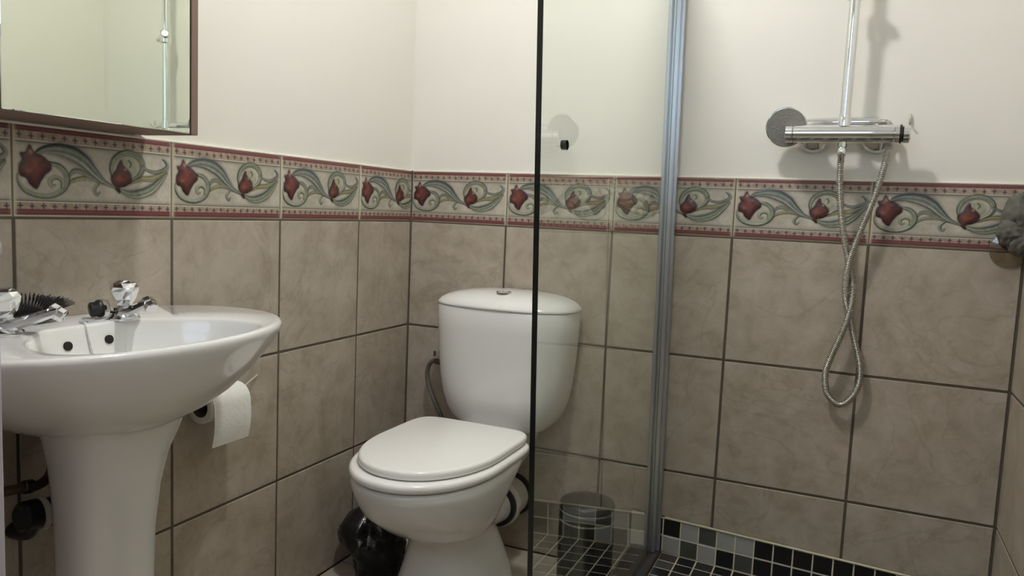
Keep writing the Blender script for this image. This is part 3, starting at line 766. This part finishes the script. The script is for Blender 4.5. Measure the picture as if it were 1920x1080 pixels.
# ------------------------------------------------------------------ toilet
TX = 0.387
wc = thing('toilet', 'white close coupled toilet with closed lid in the corner', 'toilet', (TX, -0.40, FZ))
def oval(z, hw, yb, yf, nb=5.0, nf=2.15, n=56, cx=None):
    """D plan: squarish towards the wall (yb), rounded towards the front (yf)"""
    ym = yb + (yf-yb)*0.46; out = []
    if cx is None: cx = TX - (0.012 if z < -0.79 else (0.012*(-z-0.70)/0.09 if z < -0.70 else 0))
    for k in range(n):
        a = 2*PI*k/n; c0, s0 = math.cos(a), math.sin(a)
        if s0 >= 0: e, L = nb, yb-ym
        else: e, L = nf, ym-yf
        out.append((cx + hw*math.copysign(abs(c0)**(2/e), c0), ym + L*math.copysign(abs(s0)**(2/e), s0), z))
    return out
pan = MB().loft([oval(z, hw, yb, yf, nb, nf) for z, hw, yb, yf, nb, nf in (
    (FZ+0.001, 0.142, -0.13, -0.565, 2.3, 2.3), (-0.975, 0.140, -0.13, -0.56, 2.3, 2.3), (-0.93, 0.128, -0.145, -0.54, 2.3, 2.3), (-0.87, 0.112, -0.17, -0.515, 2.2, 2.3), (-0.825, 0.102, -0.20, -0.50, 2.2, 2.3),
    (-0.798, 0.099, -0.235, -0.50, 2.1, 2.3), (-0.783, 0.107, -0.265, -0.515, 2.1, 2.25), (-0.765, 0.124, -0.29, -0.555, 2.1, 2.2), (-0.74, 0.143, -0.305, -0.605, 2.1, 2.15), (-0.71, 0.158, -0.31, -0.65, 2.1, 2.1), (-0.68, 0.168, -0.305, -0.688, 2.3, 2.1),
    (-0.645, 0.176, -0.285, -0.712, 2.7, 2.1), (-0.615, 0.180, -0.268, -0.729, 3.4, 2.1), (-0.598, 0.181, -0.265, -0.733, 4, 2.1), (-0.589, 0.178, -0.265, -0.729, 4, 2.1), (-0.5865, 0.170, -0.27, -0.718, 4, 2.1))])
part('pan', pan, 'ceramic', wc, 60)
def shelf(z, hw, yb, yf): return [(TX+hw*sx, y, z) for sx, y in ((-1, yb), (-.2, yb), (.2, yb), (1, yb), (1, (yb+yf)/2), (1, yf), (.2, yf), (-.2, yf), (-1, yf), (-1, (yb+yf)/2))]
sh = MB().loft([shelf(-0.715, 0.05, -0.06, -0.33), shelf(-0.68, 0.068, -0.04, -0.34), shelf(-0.635, 0.086, -0.025, -0.33), shelf(-0.60, 0.095, -0.02, -0.34), shelf(-0.592, 0.092, -0.022, -0.335)])
part('cistern_shelf', sh, 'ceramic', wc, 50)
def pad(z0, z1, hw, yb, yf, rnd, nf=2.15, drop=0.0):
    st = []
    for t in range(5):
        a = t/4*PI/2; st.append((z0 + rnd*(1-math.cos(a)), rnd*(1-math.sin(a))))
    for t in range(5):
        a = t/4*PI/2; st.append((z1 - rnd*(1-math.sin(a)), rnd*(1-math.cos(a))))
    return MB().loft([oval(z, hw-i, yb-i, yf+i, 7, nf) for z, i in st])
part('seat', pad(-0.583, -0.5615, 0.184, -0.262, -0.738, 0.0095, 2.1), 'plastic_white', wc, 60)
part('lid', pad(-0.5605, -0.5385, 0.172, -0.255, -0.712, 0.009, 2.1), 'plastic_white', wc, 60)
for sx in (-0.075, 0.075):
    part('hinge', MB().cyl((TX+sx-0.02, -0.246, -0.568), (TX+sx+0.02, -0.246, -0.568), 0.011, 16, 0.002).box((TX+sx-0.014, -0.262, -0.592), (TX+sx+0.014, -0.232, -0.57), 0.002), 'plastic_white', wc)
for sx, y in ((-0.12, -0.62), (0.12, -0.62), (0.15, -0.40)):
    part('seat_buffer', MB().box((TX+sx-0.012, y-0.008, -0.5875), (TX+sx+0.012, y+0.008, -0.5825), 0.001), 'plastic_white', wc)
def cplan(z, hw, yf, cx=TX, n=52, yb=-0.012, nf=2.9):
    out = []
    for k in range(n):
        a = 2*PI*k/n; c0, s0 = math.cos(a), math.sin(a)
        ym = yb + (yf-yb)*0.35
        if s0 >= 0: e, L = 8.0, yb-ym
        else: e, L = nf, ym-yf
        out.append((cx + hw*math.copysign(abs(c0)**(2/e), c0), ym + L*math.copysign(abs(s0)**(2/e), s0), z))
    return out
cs = MB().loft([cplan(z, hw, yf) for z, hw, yf in ((-0.590, 0.118, -0.150), (-0.587, 0.128, -0.158), (-0.575, 0.145, -0.168), (-0.555, 0.163, -0.177), (-0.53, 0.176, -0.184), (-0.49, 0.189, -0.190), (-0.44, 0.197, -0.194), (-0.37, 0.204, -0.197), (-0.30, 0.208, -0.199), (-0.236, 0.210, -0.200), (-0.2325, 0.208, -0.198))])
part('cistern', cs, 'ceramic', wc, 60)
cl = MB().loft([cplan(z, hw, yf, nf=2.7) for z, hw, yf in ((-0.2315, 0.209, -0.199), (-0.231, 0.2125, -0.203), (-0.228, 0.2135, -0.204), (-0.224, 0.212, -0.202), (-0.214, 0.203, -0.194), (-0.205, 0.187, -0.179), (-0.197, 0.163, -0.158), (-0.191, 0.125, -0.13), (-0.1875, 0.075, -0.095), (-0.186, 0.03, -0.07))])
part('cistern_lid', cl, 'ceramic', wc, 60)
fb = part('flush_button', MB().lathe((TX+0.004, -0.122, -0.1895), [(0.0225, -0.004), (0.0225, 0.003), (0.021, 0.0048), (0.017, 0.0050), (0.016, 0.0040), (0.0, 0.0046)], (0, 0, 1), 28), 'chrome', wc)
pc = MB().cyl((TX-0.012, -0.40, -0.79), (TX+0.008, -0.112, -0.82), 0.050, 26, 0.003)
part('pan_spigot', pc, 'ceramic', wc)
part('rubber_seal', MB().lathe((TX+0.008, -0.124, -0.82), [(0.046, -0.004), (0.061, -0.002), (0.062, 0.012), (0.05, 0.014)], (0, 1, -0.03), 30), 'rubber', wc)
part('pan_connector', MB().lathe((TX+0.008, -0.113, -0.82), [(0.060, 0.0), (0.067, 0.002), (0.067, 0.022), (0.061, 0.030), (0.059, 0.060), (0.056, 0.1115), (0.05, 0.1115)], (0, 1, -0.02), 32), 'connector', wc)
part('wall_seal', MB().lathe((TX+0.008, -0.012, -0.821), [(0.055, 0.0), (0.066, 0.002), (0.068, 0.0105), (0.055, 0.0105)], (0, 1, 0), 32), 'rubber', wc)

hs = spline([(0.150, -0.058, -0.430), (0.128, -0.045, -0.430), (0.107, -0.038, -0.445), (0.100, -0.038, -0.475), (0.109, -0.04, -0.515), (0.132, -0.045, -0.557), (0.160, -0.05, -0.600), (0.185, -0.05, -0.640), (0.20, -0.035, -0.70), (0.20, -0.012, -0.74)], 6)
sh_o = solid('supply_hose', MB().tube(hs, 0.0072, 10), 'braid', 'grey braided water hose curving beside the toilet cistern', 'hose', (0.10, -0.04, -0.475))
part('hose_nut', MB().cyl((0.138, -0.05, -0.43), (0.196, -0.075, -0.428), 0.010, 6).cyl((0.127, -0.043, -0.416), (0.127, -0.043, -0.400), 0.004, 8), 'steel', sh_o)

# ------------------------------------------------------------------ black bin liner in the corner
bg = MB(); nb_, na = 40, 64
pr_ = [(-0.9935, 0.052), (-0.985, 0.060), (-0.955, 0.066), (-0.935, 0.070), (-0.915, 0.084), (-0.89, 0.094), (-0.865, 0.094), (-0.842, 0.084), (-0.825, 0.066), (-0.812, 0.046), (-0.805, 0.034), (-0.795, 0.024), (-0.785, 0.014)]
zs = np.linspace(pr_[0][0], pr_[-1][0], nb_)
rings = []
cbx, cby = 0.112, -0.345
hd = Vector((1.30-cbx, -2.145-cby, 0.93)).normalized()
for z in zs:
    r = np.interp(z, [a for a, b in pr_], [b for a, b in pr_]); ring = []
    for k in range(na):
        a = 2*PI*k/na
        sh_ = 0.010*noise.noise(Vector((math.cos(a)*2.2, math.sin(a)*2.2, z*16))) + 0.005*noise.noise(Vector((math.cos(a)*7, math.sin(a)*7, z*45)))
        d = Vector((math.cos(a), math.sin(a), (z+0.885)/0.09)).normalized()
        an = math.acos(max(-1, min(1, d.dot(Vector((0.42, -0.80, 0.30)).normalized()))))
        kn = 0.010*math.exp(-((an-0.36)/0.13)**2)*(0.6+0.7*math.sin(5*math.atan2(d.z-0.3, d.x-0.42))) - 0.020*math.exp(-(an/0.24)**2)
        low = 0.030 if z < -0.93 else 0.030*max(0, 1-(z+0.93)/0.04)
        q = max(0.004, r + sh_ + kn)
        ring.append((max(0.003, cbx + low + q*math.cos(a)), cby - 0.3*low + q*math.sin(a), z))
    rings.append(ring)
solid('bin_bag', bg.loft(rings), 'bag', 'glossy black plastic bin bag on the floor between toilet and left wall', 'bag', (cbx, cby, FZ), 80)

# ------------------------------------------------------------------ toilet roll on its wire holder
rx, rz_ = 0.044, -0.402
ry0, ry1 = -0.915, -0.800
roll = thing('toilet_roll', 'white toilet roll with a hanging sheet under the washbasin', 'toilet roll', (rx, (ry0+ry1)/2, rz_))
n = 40; ro, ri = 0.0365, 0.0225
def circ(r, y, n=n, cx=rx, cz=rz_): return [(cx+r*math.cos(2*PI*k/n), y, cz+r*math.sin(2*PI*k/n)) for k in range(n)]
part('paper', MB().loft([circ(ri, ry0), circ(ro-0.002, ry0), circ(ro, ry0+0.002), circ(ro, ry1-0.002), circ(ro-0.002, ry1), circ(ri, ry1), circ(ri, ry0)], False, False), 'paper', roll, 50)
part('core', MB().loft([circ(ri+0.0003, ry0+0.0005), circ(ri-0.0015, ry0+0.0005), circ(ri-0.0015, ry1-0.0005), circ(ri+0.0003, ry1-0.0005)], False, False), 'card', roll, 50)
A, B = [], []
for k in range(26):
    t = k/25
    if t < 0.45:
        a = PI*0.62*(1-t/0.45); A.append((rx+(ro+0.0012)*math.cos(a), rz_+(ro+0.0012)*math.sin(a)))
    else:
        s = (t-0.45)/0.55; A.append((rx+ro+0.0012 - 0.006*s*s + 0.003*math.sin(s*PI), rz_-0.086*s))
sr = []
for dx in (0.0, 0.0009):
    sr.append([[(x+dx, ry0+0.003 + (0.010*max(0, rz_-z)/0.1 if False else 0), z) for x, z in A], [(x+dx, (ry0+ry1)/2, z) for x, z in A], [(x+dx, ry1-0.003, z) for x, z in A]])
f_, b2 = sr
ribbon = MB()
loopA = [[f_[0][i], f_[1][i], f_[2][i], b2[2][i], b2[1][i], b2[0][i]] for i in range(len(A))]
ribbon.loft(loopA)
part('loose_sheet', ribbon, 'paper', roll, 60)
wire = MB()
hz = rz_ + ri - 0.004
wire.tube(spline([(0.0008, -0.692, -0.3765), (0.018, -0.735, -0.381), (0.036, -0.775, -0.384), (rx, ry1+0.006, hz), (rx, ry1-0.004, hz), (rx, (ry0+ry1)/2, hz), (rx, ry0-0.004, hz), (rx-0.003, ry0-0.0075, hz+0.006), (rx-0.006, ry0-0.008, rz_+ro-0.004), (0.036, ry0+0.010, rz_+ro+0.0035), (0.028, -0.855, -0.3615), (0.016, -0.80, -0.365), (0.0008, -0.760, -0.3735)], 7), 0.0021, 8)
solid('roll_holder', wire, 'wire', 'thin chrome wire holder carrying the toilet roll on the left wall', 'toilet roll holder', (0.03, -0.80, -0.37))

# ------------------------------------------------------------------ pedal bin behind the glass
bx, by = 0.690, -0.172
pb = thing('pedal_bin', 'small steel pedal bin beside the toilet, seen through the shower glass', 'bin', (bx, by, FZ))
BR = 0.0755
part('bin_body', MB().lathe((bx, by, FZ), [(BR-0.012, 0.022), (BR, 0.026), (BR, 0.238), (BR-0.003, 0.242)], (0, 0, 1), 44), 'steel', pb)
part('plinth', MB().lathe((bx, by, FZ), [(BR-0.004, 0.001), (BR-0.001, 0.004), (BR-0.001, 0.024), (BR-0.006, 0.026)], (0, 0, 1), 44), 'black', pb)
part('rim', MB().lathe((bx, by, FZ), [(BR-0.005, 0.238), (BR+0.0008, 0.241), (BR+0.0014, 0.2435), (BR+0.0005, 0.246), (BR-0.005, 0.248)], (0, 0, 1), 44), 'chrome', pb)
part('band', MB().lathe((bx, by, FZ), [(BR-0.003, 0.213), (BR+0.0012, 0.214), (BR+0.0016, 0.2165), (BR+0.0008, 0.219), (BR-0.003, 0.220)], (0, 0, 1), 44), 'chrome', pb)
part('bin_lid', MB().lathe((bx, by, FZ), [(BR-0.003, 0.248), (BR, 0.250), (BR, 0.258), (BR-0.003, 0.263), (BR-0.012, 0.267), (BR-0.035, 0.2715), (BR-0.06, 0.2735), (0.0, 0.2740)], (0, 0, 1), 44), 'steel', pb)
part('pedal', MB().box((bx-0.018, by-BR-0.028, FZ+0.008), (bx+0.018, by-BR+0.01, FZ+0.014), 0.002), 'black', pb)

# ------------------------------------------------------------------ shower
mx = thing('shower_mixer', 'chrome thermostatic shower mixer bar on the back wall', 'shower mixer', (1.255, 0, 0.266))
my, mz, mr = -0.078, 0.2655, 0.0215
part('mixer_bar', MB().cyl((1.139, my, mz), (1.365, my, mz), mr, 40, 0.0015), 'chrome', mx)
part('flow_knob', MB().lathe((1.120, my, mz), [(0.0, 0.0), (mr-0.003, 0.0), (mr, 0.002), (mr, 0.0165), (mr-0.002, 0.0185)], (1, 0, 0), 40), 'chrome', mx)
part('ring_seal', MB().cyl((1.377, my, mz), (1.3815, my, mz), mr+0.0006, 40, 0.0006), 'black', mx)
part('temperature_knob', MB().cyl((1.366, my, mz), (1.3768, my, mz), mr-0.0004, 40, 0.001).cyl((1.3817, my, mz-0.001), (1.3995, my, mz-0.001), mr-0.001, 40, 0.003), 'chrome', mx)
for x in (1.184, 1.330):
    part('wall_rose', MB().lathe((x, -0.001, 0.2655), [(0.040, 0.0), (0.040, 0.004), (0.034, 0.014), (0.020, 0.018), (0.0140, 0.019), (0.0140, 0.058), (0.0, 0.058)], (0, -1, 0), 32), 'chrome', mx)
part('riser_socket', MB().lathe((1.2545, my, mz+0.018), [(0.0145, 0.0), (0.0145, 0.016), (0.0138, 0.019), (0.0138, 0.03)], (0, 0, 1), 28), 'chrome', mx)
part('hose_outlet', MB().lathe((1.2535, my, mz-0.018), [(0.0105, 0.0), (0.0105, 0.014), (0.0085, 0.015)], (0, 0, -1), 8), 'chrome', mx)

rs = thing('riser_rail', 'tall chrome riser pipe standing on the shower mixer', 'shower rail', (1.2555, my, 0.312))
part('pipe', MB().tube([(1.2545, my, 0.312), (1.257, my, 1.16)], 0.0125, 28), 'chrome', rs)
slz = 0.602
sd = part('slider', MB().cyl((1.2555, my, slz-0.022), (1.2555, my, slz+0.022), 0.0195, 28, 0.002), 'chrome', rs)
part('slider_knob', MB().cyl((1.2555, my, slz-0.004), (1.292, my, slz-0.004), 0.0125, 20, 0.002).cyl((1.2555, my, slz), (1.235, my-0.022, slz+0.008), 0.012, 18, 0.002), 'chrome', sd)
part('wall_bracket', MB().cyl((1.257, -0.001, 1.12), (1.257, my, 1.12), 0.010, 20).lathe((1.257, -0.001, 1.12), [(0.025, 0), (0.025, 0.004), (0.02, 0.010), (0.01, 0.012)], (0, -1, 0), 28), 'chrome', rs)

hd_ = thing('hand_shower', 'round chrome hand shower resting behind the mixer bar', 'hand shower', (1.20, -0.05, 0.285))
hcx = Vector((1.121, -0.062, 0.284)); nrm = Vector((0.10, -1, -0.22)).normalized()
part('shower_head', MB().lathe(hcx, [(0.012, -0.022), (0.034, -0.017), (0.0485, -0.006), (0.050, -0.002), (0.0495, 0.001), (0.047, 0.0025)], nrm, 44), 'chrome', hd_)
part('spray_plate', MB().lathe(hcx, [(0.0475, 0.0018), (0.0462, 0.0032), (0.02, 0.0038), (0.0, 0.0040)], nrm, 44), 'shower_face', hd_)
part('handle', MB().tube(spline([(1.150, -0.050, 0.288), (1.172, -0.041, 0.294), (1.22, -0.034, 0.297), (1.28, -0.034, 0.298), (1.322, -0.034, 0.298), (1.330, -0.034, 0.298)], 5), [0.013]*20 + [0.0125]*5 + [0.010], 22), 'chrome', hd_)

hp = [(1.2535, my, 0.226), (1.2550, -0.070, 0.150), (1.268, -0.050, 0.049), (1.289, -0.030, -0.043), (1.305, -0.028, -0.115), (1.2965, -0.040, -0.195), (1.268, -0.040, -0.287), (1.258, -0.036, -0.333), (1.267, -0.032, -0.385), (1.300, -0.030, -0.408), (1.332, -0.030, -0.370), (1.337, -0.030, -0.310), (1.311, -0.026, -0.215), (1.290, -0.022, -0.136), (1.290, -0.044, -0.056), (1.308, -0.052, 0.024), (1.335, -0.052, 0.117), (1.352, -0.050, 0.200), (1.3595, -0.040, 0.262), (1.352, -0.034, 0.294), (1.331, -0.034, 0.298)]
sp_ = resample(spline(hp, 14), 2700, False)
rad = [0.0075 + (0.0009 if (i // 4) % 2 else -0.0011) for i in range(len(sp_))]
hose = tag(link('shower_hose', mesh_of('shower_hose', MB().tube(sp_, rad, 12), 'hose', (1.30, -0.03, -0.408), 180), None, (1.30, -0.03, -0.408)), 'long ribbed steel shower hose hanging in a twisted loop', 'hose')
part('hose_nut', MB().lathe((1.2535, my, 0.2325), [(0.0095, 0.0), (0.0105, -0.002), (0.0105, -0.018), (0.0085, -0.022), (0.0085, -0.034), (0.0072, -0.036)], (0, 0, 1), 12), 'chrome', hose)

# small hook, suction cup and mesh pouf by the right corner
hk = MB().box((1.3965, -0.004, 0.298), (1.4020, 0.0055, 0.322), 0.001).tube([(1.399, -0.003, 0.302), (1.399, -0.016, 0.302), (1.399, -0.018, 0.309)], 0.0018, 8)
solid('wall_hook', hk, 'connector', 'tiny pale hook on the cream wall above the mixer knob', 'hook', (1.399, 0, 0.31))
sc_ = thing('suction_hook', 'clear suction cup hook on the back wall under the grey pouf', 'hook', (1.635, -0.002, 0.004))
part('suction_cup', MB().lathe((1.634, -0.0018, 0.003), [(0.042, 0.0), (0.042, 0.0012), (0.030, 0.004), (0.010, 0.008), (0.0, 0.0085)], (0, -1, 0), 36), 'clear_plastic', sc_)
part('peg', MB().tube(spline([(1.634, -0.008, 0.003), (1.634, -0.022, 0.003), (1.634, -0.034, 0.010), (1.634, -0.036, 0.022)], 4), 0.0035, 10), 'clear_plastic', sc_)
pf = MB()
def ruffle(c, r, seed, sq=(1, 1, 1), n=56, m=36):
    rings = []
    for j in range(1, m):
        th = PI*j/m; ring = []
        for i in range(n):
            ph = 2*PI*i/n
            d = Vector((math.sin(th)*math.cos(ph), math.sin(th)*math.sin(ph), -math.cos(th)))
            q = 1 + 0.16*noise.noise(d*3.1 + Vector((seed, 0, 0))) + 0.11*abs(noise.noise(d*8 + Vector((0, seed, 0)))) + 0.02*noise.noise(d*18)
            ring.append((c[0]+d.x*r*q*sq[0], c[1]+d.y*r*q*sq[1], c[2]+d.z*r*q*sq[2]))
        rings.append(ring)
    return MB().loft(rings)
pouf = thing('bath_pouf', 'grey mesh bath pouf hanging in the right corner of the shower', 'bath pouf', (1.625, -0.085, 0.07))
for name, c, r, s, sq in (('mesh_lobe', (1.632, -0.085, 0.078), 0.047, 1.3, (0.68, 1.0, 1.15)), ('mesh_lobe', (1.620, -0.105, 0.045), 0.034, 4.1, (0.9, 1.0, 0.9)), ('mesh_lobe', (1.636, -0.110, 0.026), 0.032, 7.7, (0.8, 1.0, 1.0))):
    part(name, ruffle(c, r, s, sq), 'loofah', pouf, 180)
part('loop_cord', MB().tube(spline([(1.634, -0.034, 0.016), (1.630, -0.05, 0.05), (1.634, -0.06, 0.10), (1.638, -0.05, 0.06), (1.636, -0.035, 0.014)], 6), 0.0014, 6), 'loofah', pouf)

# ------------------------------------------------------------------ cabinet at the left picture edge, ceiling lamp
sc2 = thing('side_cabinet', 'pale grey cabinet cut off by the left picture edge in front of the washbasin', 'cabinet', (0.2, -1.76, FZ))
part('cabinet_body', MB().box((0.002, -1.96, FZ+0.06), (0.376, -1.560, -0.032), 0.003), 'cabinet', sc2)
part('cabinet_top', MB().box((0.002, -1.965, -0.031), (0.3955, -1.556, -0.014), 0.004, seg=2), 'cabinet', sc2)
part('plinth', MB().box((0.01, -1.95, FZ+0.001), (0.35, -1.57, FZ+0.06)), 'cabinet', sc2)
dr = part('cabinet_door', MB().box((0.377, -1.955, FZ+0.066), (0.393, -1.5585, -0.034), 0.003), 'cabinet', sc2)
part('knob', MB().lathe((0.389, -1.90, -0.35), [(0.006, 0), (0.006, 0.012), (0.012, 0.016), (0.012, 0.022), (0.0, 0.026)], (1, 0, 0), 20), 'chrome', dr)
lp = thing('ceiling_lamp', 'round opal ceiling lamp above the middle of the bathroom', 'lamp', (LAMP_POS[0], LAMP_POS[1], CZ))
part('lamp_base', MB().lathe((LAMP_POS[0], LAMP_POS[1], CZ), [(0.075, -0.001), (0.075, -0.016), (0.07, -0.02)], (0, 0, 1), 36), 'chrome', lp)
part('lamp_shade', MB().lathe((LAMP_POS[0], LAMP_POS[1], CZ-0.02), [(0.070, 0.0), (0.072, -0.02), (0.066, -0.04), (0.05, -0.056), (0.025, -0.066), (0.0, -0.069)], (0, 0, 1), 36), 'lamp', lp, 60)

# the floor becomes z = 0
for o in list(COL.objects):
    if o.parent is None and o.type in {'MESH', 'EMPTY'}: o.location.z += UP
